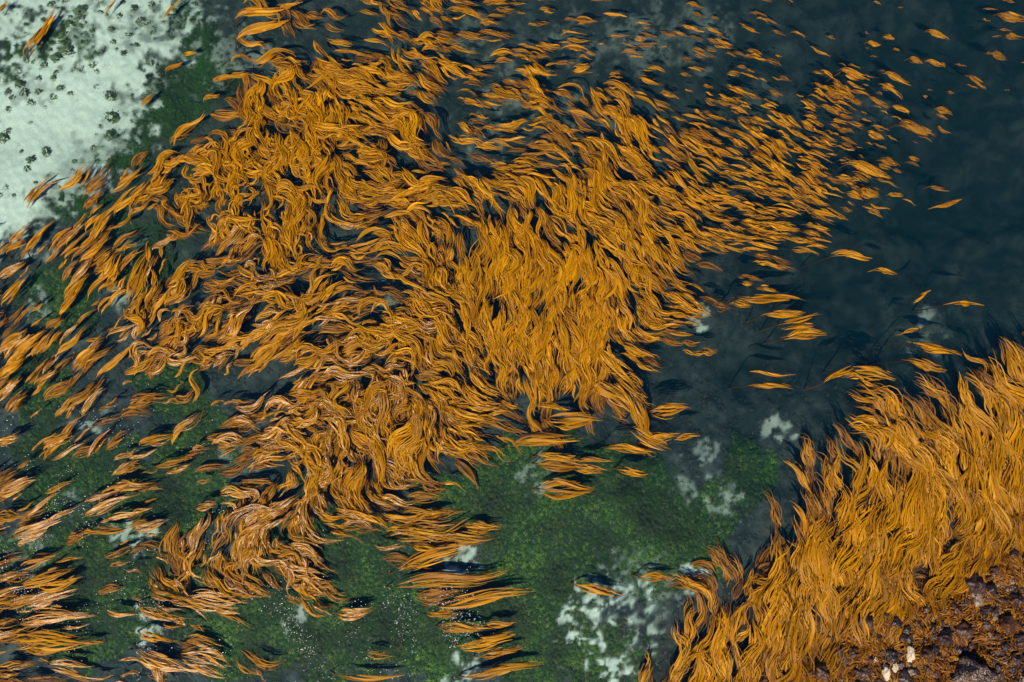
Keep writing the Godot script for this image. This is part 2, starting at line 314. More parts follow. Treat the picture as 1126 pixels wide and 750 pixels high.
class Sheet:
	var v := PackedVector3Array()
	var n := PackedVector3Array()
	var c := PackedColorArray()
	var u := PackedVector2Array()
	var i := PackedInt32Array()
	func mesh() -> ArrayMesh:
		var a := []
		a.resize(Mesh.ARRAY_MAX)
		a[Mesh.ARRAY_VERTEX] = v
		a[Mesh.ARRAY_NORMAL] = n
		a[Mesh.ARRAY_COLOR] = c
		a[Mesh.ARRAY_TEX_UV] = u
		a[Mesh.ARRAY_INDEX] = i
		var m := ArrayMesh.new()
		m.add_surface_from_arrays(Mesh.PRIMITIVE_TRIANGLES, a)
		return m


# ---------------------------------------------------------------- kelp
# one strap of a frond, swept along PATH (x, y, z) with sideways directions SIDE; W half width, o moved to the plant's base
func strap(s: Sheet, path: PackedVector3Array, half: PackedFloat32Array, roll0: float, roll1: float, color: Color, o: Vector3, seg_uv: float) -> void:
	var n := path.size()
	var base := s.v.size()
	for k in n:
		var t := (path[mini(k + 1, n - 1)] - path[maxi(k - 1, 0)]).normalized()
		var side := Vector3(-t.z, 0.0, t.x).normalized()
		var nrm := side.cross(t)
		if nrm.y < 0.0:
			nrm = -nrm
		var f := float(k) / (n - 1)
		var roll := lerpf(roll0, roll1, f)
		var e := side * cos(roll) + nrm * sin(roll)
		var m := nrm * cos(roll) - side * sin(roll)
		var h := half[k]
		var p := path[k] - o
		s.v.push_back(p - e * h)
		s.v.push_back(p + m * (h * 0.35))
		s.v.push_back(p + e * h)
		s.n.push_back((m - e * 0.4).normalized())
		s.n.push_back(m)
		s.n.push_back((m + e * 0.4).normalized())
		for q in 3:
			s.c.push_back(color)
		var l := f * seg_uv
		s.u.push_back(Vector2(0.0, l))
		s.u.push_back(Vector2(0.5, l))
		s.u.push_back(Vector2(1.0, l))
		if k < n - 1:
			var b := base + k * 3
			s.i.append_array(PackedInt32Array([b, b + 3, b + 1, b + 1, b + 3, b + 4, b + 1, b + 4, b + 2, b + 2, b + 4, b + 5]))


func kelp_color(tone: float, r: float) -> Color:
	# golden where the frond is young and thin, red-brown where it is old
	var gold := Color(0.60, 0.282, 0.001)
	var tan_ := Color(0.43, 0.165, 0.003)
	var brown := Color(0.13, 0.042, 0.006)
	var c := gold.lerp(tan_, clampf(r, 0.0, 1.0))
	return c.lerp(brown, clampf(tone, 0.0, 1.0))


# lays one tuft; SINK: how deep its middle floats; returns nothing, fills OUT with one sheet per strap, or all into ONE
func tuft(d: Dictionary, one: Sheet, out: Array, o: Vector3) -> void:
	var r := RandomNumberGenerator.new()
	r.seed = d.seed
	var n := 10
	var length: float = d.len
	var ds := length / (n - 1)
	var p := Vector2(d.x, d.z)
	# walk half a length up the stream so that the tuft's middle comes to lie on its place
	var ang: float = d.ang
	p -= Vector2(cos(ang), sin(ang)) * length * 0.5
	var rest: float = d.rest
	var mid := PackedVector2Array()
	var dirs := PackedVector2Array()
	var amp := rest * r.randf_range(0.3, 1.0) + (0.04 if d.has("loose") else 0.10)
	var freq := r.randf_range(0.7, 1.35)
	var ph := r.randf_range(0.0, TAU)
	var off := rest * r.randfn(0.0, 0.30)
	var hook := rest * r.randf_range(-1.3, 1.3) if r.randf() < 0.5 else 0.0
	var follow: float = d.follow
	for k in n:
		var t := float(k) / (n - 1)
		var a: float = d.ang
		if follow > 0.0:
			var fa := atan2(t_sin.at(p.x, p.y), t_cos.at(p.x, p.y))
			a += angle_difference(a, fa) * follow
			a += rest * 1.1 * swirl.get_noise_2d(p.x, p.y) * 1.6
		a += off + amp * sin(TAU * freq * t + ph) + hook * t * t
		var dv := Vector2(cos(a), sin(a))
		mid.push_back(p)
		dirs.push_back(dv)
		p += dv * ds
	var count: int = d.n
	var shade := r.randf_range(0.80, 1.18)
	var wide: float = d.wide
	var twist := r.randf_range(-1.6, 1.6)
	for q in count:
		var u := (q + 0.5) / count * 2.0 - 1.0 + r.randf_range(-0.15, 0.15)
		var t0 := r.randf_range(0.0, 0.34 if d.has("loose") else 0.16) + 0.10 * absf(u)
		var t1 := 1.0 - r.randf_range(0.0, 0.38) - 0.14 * absf(u)
		var path := PackedVector3Array()
		var half := PackedFloat32Array()
		var b: float = d.strap * (r.randf_range(0.9, 1.7) if r.randf() < 0.45 else r.randf_range(0.35, 0.7))
		var tendril: bool = q >= count - d.tendrils
		if tendril:
			b = r.randf_range(0.028, 0.05)
		var ph2 := r.randf_range(0.0, TAU)
		var wob := r.randf_range(0.04, 0.16) * wide + 0.012
		var lift := r.randf_range(-0.035, 0.045)
		if tendril:
			wob = minf(wide * r.randf_range(0.25, 0.6), 0.2)
			lift = r.randf_range(0.04, 0.10)
			t1 = r.randf_range(0.85, 1.08)
		for k in n:
			var t := lerpf(t0, t1, float(k) / (n - 1))
			var fk := minf(t, 1.0) * (n - 1)
			var i0 := mini(int(fk), n - 2)
			var c := mid[i0].lerp(mid[i0 + 1], fk - i0)
			var dv := dirs[i0].lerp(dirs[i0 + 1], fk - i0).normalized()
			var env := minf(1.0, 0.12 + 1.05 * pow(sin(PI * 0.5 * minf(t / 0.5, 1.0)), 1.1)) * (1.0 - 0.55 * pow(maxf(t - 0.45, 0.0) / 0.55, 1.3))
			var uu := u * cos(twist * (t - 0.4)) + 0.35 * sin(twist * 2.0 * t + u * 2.0)
			var lat := uu * wide * 0.5 * env + wob * sin(TAU * 1.2 * t + ph2)
			var x := c.x - dv.y * lat
			var z := c.y + dv.x * lat
			var y: float = d.y + lift + 0.05 * sin(u * 2.5 + twist * 3.0 * t) * wide * 2.0 + 0.05 * sin(TAU * t * 1.4 + ph2)
			var root := clampf(1.0 - t / 0.22, 0.0, 1.0)
			y -= d.root * root * root
			var tip := clampf((t - 0.75) / 0.25, 0.0, 1.0)
			y -= d.droop * tip * tip
			y = maxf(y, t_bed.at(x, z) + 0.04 + 0.012 * q)
			path.push_back(Vector3(x, y, z))
			var s := float(k) / (n - 1)
			half.push_back(b * 0.5 * (0.10 + 0.90 * pow(sin(PI * clampf(0.02 + 0.97 * pow(s, 0.85), 0.0, 1.0)), 0.9)))
		var color := kelp_color(d.tone + r.randfn(0.0, 0.14) + (0.4 if r.randf() < 0.16 else 0.0), r.randf() * 0.9)
		color = color * (shade * r.randf_range(0.78, 1.16))
		var target := one
		if one == null:
			target = Sheet.new()
			out.append(target)
		strap(target, path, half, r.randf_range(-0.75, 0.75), r.randf_range(-0.75, 0.75), color, o, length * 1.2)


func plan_tuft(x: float, z: float, ang: float, rest: float, length: float, wide: float, y: float, follow: float, tone: float) -> Dictionary:
	var sw := clampf(0.031 + length * 0.012, 0.034, 0.066)
	return {"x": x, "z": z, "ang": ang, "rest": rest, "len": length, "wide": wide, "y": y, "follow": follow, "tone": tone, "n": clampi(int(wide / sw * 2.3) + 2, 3, 16), "tendrils": rng.randi_range(0, 2) if wide > 0.2 else 0, "strap": sw, "root": rng.randf_range(0.15, 0.45), "droop": rng.randf_range(0.0, 0.16), "seed": rng.randi()}


func plant_kelp() -> void:
	var tufts: Array[Dictionary] = []
	for q in LOOSE:
		var g := ground(q[0], q[1])
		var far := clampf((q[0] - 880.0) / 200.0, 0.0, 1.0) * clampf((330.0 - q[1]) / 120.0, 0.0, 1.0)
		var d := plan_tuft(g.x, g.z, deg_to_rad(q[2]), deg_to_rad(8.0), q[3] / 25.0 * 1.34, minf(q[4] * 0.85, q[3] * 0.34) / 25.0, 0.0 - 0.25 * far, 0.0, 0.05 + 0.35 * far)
		d.loose = true
		d.root = 0.5
		d.n = clampi(int(d.n * 1.4), 5, 26)
		d.strap *= 1.2
		d.tendrils = 0
		tufts.append(d)
	# the floating cover, square by square, sunken fronds first
	var step := 0.22
	var z := -19.0
	while z < 19.0:
		var x := -27.0
		while x < 27.0:
			var jx := x + rng.randf_range(-0.3, 0.3)
			var jz := z + rng.randf_range(-0.3, 0.3)
			x += step
			var c0 := t_cover.at(jx, jz)
			var c := c0 + (1.8 * rough_noise.get_noise_2d(jx * 16.0, jz * 16.0) + (5.0 if jx > 7.0 and jz < -1.0 or jz < -10.0 else 5.0) * fine_noise.get_noise_2d(jx * 11.0, jz * 11.0)) * clampf(c0 / 4.0, 0.0, 1.0)
			var len0 := t_len.at(jx, jz)
			var p := plan(jx, jz)
			if p.y < 300.0:
				c -= 0.8 * clampf((p.x - 850.0) / 70.0, 0.0, 1.0) * clampf(c / 4.0, 0.0, 1.0)
			var rest := t_rest.at(jx, jz)
			var ang := atan2(t_sin.at(jx, jz), t_cos.at(jx, jz))
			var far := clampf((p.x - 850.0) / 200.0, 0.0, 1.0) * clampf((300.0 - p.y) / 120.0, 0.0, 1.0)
			var bed := t_bed.at(jx, jz)
			var old := clampf(1.0 - p.distance_to(Vector2(400, 430)) / 110.0, 0.0, 1.0) + 0.5 * clampf((500.0 - p.x) / 300.0, 0.0, 1.0) * clampf((p.y - 250.0) / 200.0, 0.0, 1.0)
			var shorelike := shoreness(p)
			if bed > 0.04 + 0.25 * fine_noise.get_noise_2d(jx * 9.0, jz * 9.0):
				continue
			# sunken, darker fronds under and beside the floating ones
			if c > 2.2 and rng.randf() < clampf((c - 1.6) * 0.022, 0.0, 0.11):
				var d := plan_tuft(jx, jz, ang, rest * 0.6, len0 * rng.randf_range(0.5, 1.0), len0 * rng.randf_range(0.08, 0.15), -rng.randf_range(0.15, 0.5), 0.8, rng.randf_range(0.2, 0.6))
				d.deep = true
				tufts.append(d)
			var shore_kelp := p.x > 700.0 and p.y > 370.0
			# dim small wisps that hang deeper in the open water of the far side
			if p.x > 540.0 and p.x < 1000.0 and p.y < 250.0 and c0 > 1.5 and rng.randf() < 0.022:
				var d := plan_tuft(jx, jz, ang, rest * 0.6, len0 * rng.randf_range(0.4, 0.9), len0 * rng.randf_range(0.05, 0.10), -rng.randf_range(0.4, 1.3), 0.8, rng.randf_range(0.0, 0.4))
				d.deep = true
				tufts.append(d)
			var chance := 0.0
			if c >= 3.2:
				chance = pow(clampf((c - 2.2) / 6.6, 0.0, 1.0), 2.3) * 0.62
			elif c > 0.6 and (p.y < 235.0 or p.x < 300.0):
				chance = 0.011 * c
			chance *= clampf(pow(2.2 / len0, 1.2), 0.6, 1.6)
			if p.x > 770.0 and p.y < 300.0:
				chance *= 0.85
			if p.x < 300.0 and p.y > 170.0 and p.y < 500.0 and c > 1.0:
				chance += 0.022
			if shore_kelp:
				chance *= 0.62
			if rng.randf() < chance:
				var l := len0 * (0.36 + 0.70 * pow(rng.randf(), 1.4)) * (1.0 + 0.30 * shorelike)
				var wr := rng.randf()
				var wide := l * (0.045 + 0.085 * wr * wr if rest < 0.35 else 0.055 + 0.11 * wr * wr)
				if shore_kelp:
					l *= 1.2
					wide = l * (0.07 + 0.11 * wr)
				if p.x > 770.0 and p.y < 300.0:
					wide *= 0.8
				var level := rng.randf_range(-0.10, 0.11) * clampf(c / 8.0, 0.3, 1.0) - 0.2 * far
				if c < 3.2:
					level = rng.randf_range(-0.12, 0.0) - 0.15 * far
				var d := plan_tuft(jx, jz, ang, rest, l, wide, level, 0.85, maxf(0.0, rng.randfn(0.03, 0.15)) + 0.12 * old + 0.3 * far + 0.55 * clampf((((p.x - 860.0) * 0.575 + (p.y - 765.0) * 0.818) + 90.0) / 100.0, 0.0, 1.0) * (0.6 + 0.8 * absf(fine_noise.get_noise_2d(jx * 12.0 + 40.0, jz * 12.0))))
				tufts.append(d)
		z += step
	# the largest three hundred that float on top are plants of their own
	var ranked: Array = []
	for k in tufts.size():
		var d: Dictionary = tufts[k]
		var p := plan(d.x, d.z)
		var inside: bool = p.x > 4 and p.x < 1122 and p.y > 4 and p.y < 746
		var score: float = d.len * d.wide * (1.0 + 3.0 * clampf(d.y + 0.05, -0.2, 0.2))
		if d.has("loose"):
			score *= 3.0
		if d.has("deep") or not inside:
			score = 0.0
		ranked.append([score, k])
	ranked.sort_custom(func(a, b): return a[0] > b[0] or (a[0] == b[0] and a[1] < b[1]))
	var single := {}
	for k in 300:
		single[ranked[k][1]] = true
	var canopy := Sheet.new()
	var wet := Sheet.new()
	var sunken := Sheet.new()
	var plants: Array = []
	for k in tufts.size():
		var d: Dictionary = tufts[k]
		var at := plan(d.x, d.z)
		var ashore := clampf((560.0 - at.x) / 300.0, 0.0, 1.0) * clampf((at.y - 200.0) / 300.0, 0.0, 1.0)
		d.wet = rng.randf() < ashore * 0.7
		if d.wet:
			d.tone += 0.03
		if not single.has(k):
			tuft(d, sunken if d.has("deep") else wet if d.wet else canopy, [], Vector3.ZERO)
			continue
		var out: Array = []
		var o: Vector3 = Vector3(d.x, d.y, d.z) - Vector3(cos(d.ang), 0, sin(d.ang)) * d.len * 0.5
		if d.has("loose"):
			d.y = maxf(d.y, -0.02) if d.len > 0.9 else d.y
		else:
			d.y += 0.05
		tuft(d, null, out, o)
		var t := Node3D.new()
		t.name = numbered("kelp_plant")
		add_child(t, true)
		t.position = o
		for s in out:
			put("blade", s.mesh(), m_wet if d.wet else m_kelp, t)
		var stalk := Sheet.new()
		stalk_shape(stalk, o, d)
		put("stalk", stalk.mesh(), m_kelp, t)
		plants.append([t, d])
	label_plants(plants)
	tag(put("kelp_canopy", canopy.mesh(), m_kelp), "closed golden brown canopy of floating kelp fronds between the larger plants", "kelp", "", "stuff")
	tag(put("wet_kelp_canopy", wet.mesh(), m_wet), "browner glossy wet kelp lying among the floating canopy at lower left", "kelp", "", "stuff")
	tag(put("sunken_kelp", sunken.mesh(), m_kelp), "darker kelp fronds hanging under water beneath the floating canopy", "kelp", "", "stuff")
	print("tufts ", tufts.size(), " canopy verts ", canopy.v.size(), " sunken ", sunken.v.size())


# the rubbery stalk that leads from the fronds down to the bottom
func stalk_shape(s: Sheet, o: Vector3, d: Dictionary) -> void:
	var low := t_bed.at(o.x, o.z)
	var foot := Vector3(-cos(d.ang) * 0.12 * absf(d.y - low), minf(low - d.y, -0.1), -sin(d.ang) * 0.12 * absf(d.y - low))
	var path := PackedVector3Array()
	var half := PackedFloat32Array()
	var top := Vector3(cos(d.ang), 0, sin(d.ang)) * 0.25 - Vector3.UP * float(d.root) * 0.3
	for k in 6:
		var t := k / 5.0
		path.push_back(foot.lerp(top, t) + Vector3(0, -0.25 * sin(PI * t), 0) * absf(foot.y) * 0.3)
		half.push_back(lerpf(0.045, 0.02, t))
	strap(s, path, half, 0.0, 0.6, kelp_color(0.75, 0.5), Vector3.ZERO, 1.0)
	strap(s, path, half, 1.4, 2.0, kelp_color(0.75, 0.5), Vector3.ZERO, 1.0)


func nearest_place(p: Vector2) -> int:
	var best := 0
	var d := 1e9
	for k in PLACES.size():
		var e: float = p.distance_squared_to(Vector2(PLACES[k][0], PLACES[k][1]))
		if e < d:
			d = e
			best = k
	return best


func label_plants(plants: Array) -> void:
	var by := {}
	for e in plants:
		var d: Dictionary = e[1]
		var p := plan(d.x, d.z)
		var k := nearest_place(p)
		if not by.has(k):
			by[k] = []
		by[k].append([p.x, e[0], d])
	for k in by:
		var row: Array = by[k]
		row.sort_custom(func(a, b): return a[0] < b[0])
		for j in row.size():
			var d: Dictionary = row[j][2]
			var slim: float = d.wide / d.len
			var look: String = "slender" if slim < 0.14 else ("broad" if slim > 0.22 else "tapering")
			var hue: String = "brown" if d.tone > 0.3 else "golden"
			var place: String = PLACES[k][2]
			var what := "%s %s kelp, " % [look, hue]
			if row.size() == 1:
				what += "largest " + place
			elif j == row.size() - 1:
				what += "rightmost " + place
			elif j == 0:
				what += "leftmost " + place
			elif j >= row.size() - j:
				what += ORDER[mini(row.size() - 1 - j, 19)] + " from right " + place
			else:
				what += ORDER[mini(j, 19)] + " from left " + place
			tag(row[j][1], what, "kelp plant", "kelp plants floating at the surface")


# ---------------------------------------------------------------- the bottom
func ticks(lo: float, hi: float, step: float, reach: float) -> PackedFloat32Array:
	var a := PackedFloat32Array()
	var far := PackedFloat32Array()
	var s := step
	var x := 0.0
	while x < reach:
		s *= 1.5
		x += s
		far.push_back(x)
	for k in far.size():
		a.push_back(lo - far[far.size() - 1 - k])
	x = lo
	while x < hi:
		a.push_back(x)
		x += step
	a.push_back(hi)
	for k in far.size():
		a.push_back(hi + far[k])
	return a


func make_bottom() -> void:
	var xs := ticks(-28.5, 28.5, 0.09, 260.0)
	var zs := ticks(-21.0, 18.5, 0.09, 260.0)
	var s := Sheet.new()
	var nx := xs.size()
	var nz := zs.size()
	s.v.resize(nx * nz)
	s.n.resize(nx * nz)
	s.c.resize(nx * nz)
	s.u.resize(nx * nz)
	var slate := Color(0.014, 0.036, 0.032)
	var slate2 := Color(0.080, 0.125, 0.115)
	var moss := Color(0.009, 0.048, 0.005)
	var pale := Color(0.56, 0.79, 0.65)
	var shore1 := Color(0.034, 0.024, 0.026)
	var shore2 := Color(0.14, 0.066, 0.016)
	for j in nz:
		for i in nx:
			var k := j * nx + i
			var x := xs[i]
			var z := zs[j]
			var p := plan(x, z).clamp(Vector2(-90, -90), Vector2(1220, 840))
			var h := t_bed.at(x, z) if absf(x) < 29.5 and z > -21.5 and z < 19.5 else bed_height(p)
			h += 0.06 * fine_noise.get_noise_2d(p.x * 1.7, p.y * 1.7)
			s.v[k] = Vector3(x, h, z)
			s.u[k] = Vector2(x, z) * 0.3
			var n1 := fine_noise.get_noise_2d(p.x * 0.8, p.y * 0.8)
			var n2 := rough_noise.get_noise_2d(p.x * 1.3, p.y * 1.3)
			var c := slate.lerp(slate2, clampf(0.25 + 0.8 * n1 + 0.7 * n2, 0.0, 1.0))
			c = c.lerp(Color(0.018, 0.050, 0.020), clampf(1.4 - p.distance_to(Vector2(110, 110)) / 150.0, 0.0, 1.0))
			c = c.lerp(moss, t_green.at(x, z) * 0.9)
			c = c.lerp(pale * (1.0 + 0.06 * n2), t_pale.at(x, z))
			c = c.lerp(Color(0.020, 0.026, 0.018) * (1.0 + n1), 0.8 * clampf((((p.x - 860.0) * 0.575 + (p.y - 765.0) * 0.818) / 25.0 + 7.0) / 3.0, 0.0, 1.0) * (1.0 - t_pale.at(x, z)))
			var on := shoreness(p)
			if on > 0.0:
				c = c.lerp(shore1.lerp(shore2, clampf(0.35 + 1.1 * n1 + 0.5 * n2, 0.0, 1.0)), on)
			s.c[k] = c
			if i < nx - 1 and j < nz - 1:
				s.i.append_array(PackedInt32Array([k, k + 1, k + nx, k + 1, k + nx + 1, k + nx]))
	for j in nz:
		for i in nx:
			var a := s.v[j * nx + mini(i + 1, nx - 1)] - s.v[j * nx + maxi(i - 1, 0)]
			var b := s.v[mini(j + 1, nz - 1) * nx + i] - s.v[maxi(j - 1, 0) * nx + i]
			s.n[j * nx + i] = b.cross(a).normalized()
	tag(put("seabed", s.mesh(), m_bed), "uneven sea bottom of pale sand, dark rock and the weedy shore", "", "", "structure")


func bed_tables() -> void:
	var s := 0.17
	t_bed = Table.new(-30, -22, 30, 20, s)
	t_green = Table.new(-30, -22, 30, 20, s * 0.6)
	t_pale = Table.new(-30, -22, 30, 20, s * 0.5)
	for t in [t_bed, t_green, t_pale]:
		for j in t.nz:
			for i in t.nx:
				var p := plan(t.x0 + i * t.step, t.z0 + j * t.step)
				t.v[j * t.nx + i] = bed_height(p) if t == t_bed else greenness(p) if t == t_green else bareness(p)


# a little bush of upright leaves, spread over the green beds
func sprig(blades: int, seed_: int) -> ArrayMesh:
	var r := RandomNumberGenerator.new()
	r.seed = seed_
	var s := Sheet.new()
	for k in blades:
		var a := TAU * k / blades + r.randf_range(-0.4, 0.4)
		var out := Vector3(cos(a), 0, sin(a))
		var len_ := r.randf_range(0.7, 1.2)
		var side := Vector3(-out.z, 0, out.x) * 0.12
		var b := s.v.size()
		var p0 := out * 0.05
		var p1 := out * 0.4 * len_ + Vector3.UP * 0.45 * len_
		var p2 := out * 0.95 * len_ + Vector3.UP * r.randf_range(0.3, 0.75)
		for p in [p0 - side * 0.6, p0 + side * 0.6, p1 - side, p1 + side, p2]:
			s.v.push_back(p)
			s.n.push_back((Vector3.UP + out * 0.3).normalized())
			s.c.push_back(Color.WHITE)
			s.u.push_back(Vector2.ZERO)
		s.i.append_array(PackedInt32Array([b, b + 2, b + 1, b + 1, b + 2, b + 3, b + 2, b + 4, b + 3]))
	return s.mesh()


func spread(called: String, mesh: Mesh, material: Material, places: Array, colors: Array) -> MultiMeshInstance3D:
	var mm := MultiMesh.new()
	mm.transform_format = MultiMesh.TRANSFORM_3D
	mm.use_colors = true
	mm.mesh = mesh
	mm.instance_count = places.size()
	for k in places.size():
		mm.set_instance_transform(k, places[k])
		mm.set_instance_color(k, colors[k])
	var o := MultiMeshInstance3D.new()
	o.name = numbered(called)
	o.multimesh = mm
	o.material_override = material
	add_child(o, true)
	return o


func make_turf() -> void:
	var places := []
	var colors := []
	var dark_places := []
	var dark_colors := []
	for k in 380000:
		var x := rng.randf_range(-28.5, 28.5)
		var z := rng.randf_range(-21.0, 18.5)
		var h := t_bed.at(x, z)
		var bare := t_pale.at(x, z)
		if rng.randf() < bare * 1.6 or shoreness(plan(x, z)) > 0.4:
			continue
		var g := t_green.at(x, z)
		var sz := rng.randf_range(0.06, 0.14) * (0.8 if h < -2.2 else 1.0)
		var b := Basis(Vector3.UP, rng.randf() * TAU).scaled(Vector3(sz, sz * rng.randf_range(0.6, 1.2), sz))
		if rng.randf() < g * (0.85 + 1.2 * rough_noise.get_noise_2d(x * 22.0 + 80.0, z * 22.0)):
			places.append(Transform3D(b, Vector3(x, h - 0.02, z)))
			var v := rng.randf()
			if x < -11.0 and z < -3.5:
				v *= 0.6  # a darker weed borders the sand
			colors.append((Color(0.012, 0.068, 0.004).lerp(Color(0.11, 0.20, 0.012), v * v * v * v) * (1.0 + 1.3 * rough_noise.get_noise_2d(x * 30.0, z * 30.0))))
		elif rng.randf() < (0.16 if h > -3.0 else 0.05):
			dark_places.append(Transform3D(b, Vector3(x, h - 0.02, z)))
			var v := rng.randf()
			dark_colors.append(Color(0.016, 0.030, 0.028).lerp(Color(0.08, 0.10, 0.08), v * v))
	tag(spread("green_turf", sprig(5, 3), m_leaf, places, colors), "short dark green seaweed turf covering the sea bottom", "seaweed", "", "stuff")
	tag(spread("dark_turf", sprig(5, 4), m_leaf, dark_places, dark_colors), "thin dark brown seaweed fuzz on the deep rock bottom", "seaweed", "", "stuff")


func make_clumps() -> void:
	# three bushes, copied; each clump is moved, turned and sized on its own
	var kinds: Array = []
	for v in 3:
		var s := Sheet.new()
		var r := RandomNumberGenerator.new()
		r.seed = 40 + v
		for k in 240:
			var a := r.randf() * TAU
			var rad := pow(r.randf(), 0.6) * (0.85 + 0.22 * sin(a * (2 + v) + v))
			var at := Vector3(cos(a) * rad, 0.02, sin(a) * rad)
			var out := Vector3(cos(a + r.randf_range(-0.8, 0.8)), 0, sin(a + r.randf_range(-0.8, 0.8)))
			var up := r.randf_range(0.25, 0.6) * (1.1 - 0.6 * rad)
			var tip := at + out * r.randf_range(0.15, 0.4) + Vector3.UP * up
			var side := Vector3(-out.z, 0, out.x) * r.randf_range(0.06, 0.13)
			var b := s.v.size()
			var mid := at.lerp(tip, 0.55) + out * 0.05
			var tone := r.randf_range(0.6, 1.3)
			for p in [at - side * 0.6, at + side * 0.6, mid - side, mid + side, tip]:
				s.v.push_back(p)
				s.n.push_back((Vector3.UP + out * 0.5).normalized())
				s.c.push_back(Color(0.10, 0.19, 0.08) * tone)
				s.u.push_back(Vector2.ZERO)
			s.i.append_array(PackedInt32Array([b, b + 2, b + 1, b + 1, b + 2, b + 3, b + 2, b + 4, b + 3]))
		kinds.append(s.mesh())
	var rows := {}
	for k in CLUMPS.size():
		var q: Array = CLUMPS[k]
		var g := ground(q[0], q[1], -1.0)
		var o := put("seaweed_clump", kinds[k % 3], m_leaf)
		var sz: float = q[2] / 25.0 * 0.95
		o.transform = Transform3D(Basis(Vector3.UP, rng.randf() * TAU).scaled(Vector3(sz, sz * 0.7 + 0.04, sz * rng.randf_range(0.75, 1.1))), Vector3(g.x, t_bed.at(g.x, g.z) - 0.03, g.z))
		var band := clampi(int(q[1] / 20.0), 0, 10)
		if not rows.has(band):
			rows[band] = []
		rows[band].append([q[0], o, q[2]])
	for band in rows:
		var row: Array = rows[band]
		row.sort_custom(func(a, b): return a[0] < b[0])
		for j in row.size():
			var size: String = "large" if row[j][2] >= 7 else ("small" if row[j][2] <= 4 else "round")
			tag(row[j][1], "%s green seaweed clump on pale sand, %s from left in the %s row down" % [size, ORDER[j], ORDER[band]], "seaweed clump", "seaweed clumps on the sand")


# ---------------------------------------------------------------- shore
func boulder(seed_: int) -> ArrayMesh:
	var nz := FastNoiseLite.new()
	nz.seed = seed_
	nz.frequency = 0.9
	nz.fractal_octaves = 4
	var s := SurfaceTool.new()
	s.begin(Mesh.PRIMITIVE_TRIANGLES)
	var rings := 20
	var segs := 28
	for j in rings + 1:
		for i in segs + 1:
			var a := TAU * (i % segs) / segs
			var b := PI * j / rings
			var d := Vector3(cos(a) * sin(b), cos(b), sin(a) * sin(b))
			# flat facets as on broken rock, then roughness
			var cut := 1.0
			for f in 9:
				var fn := Vector3(sin(seed_ * 1.3 + f * 2.1), 0.5 + 0.6 * sin(f * 1.7 + seed_), cos(seed_ * 0.7 + f * 2.9)).normalized()
				var e := d.dot(fn)
				if e > 0.01:
					cut = minf(cut, 0.72 / e)
			var k := minf(cut, 1.0) * (1.0 + 0.45 * nz.get_noise_3dv(d * 1.3) - 0.25 * absf(nz.get_noise_3dv(d * 3.0 + Vector3.ONE * 5.0)))
			s.set_uv(Vector2(float(i) / segs, float(j) / rings))
			s.add_vertex(d * k)
	for j in rings:
		for i in segs:
			var k := j * (segs + 1) + i
			for q in [k, k + segs + 1, k + 1, k + 1, k + segs + 1, k + segs + 2]:
				s.add_index(q)
	s.generate_normals()
	return s.commit()


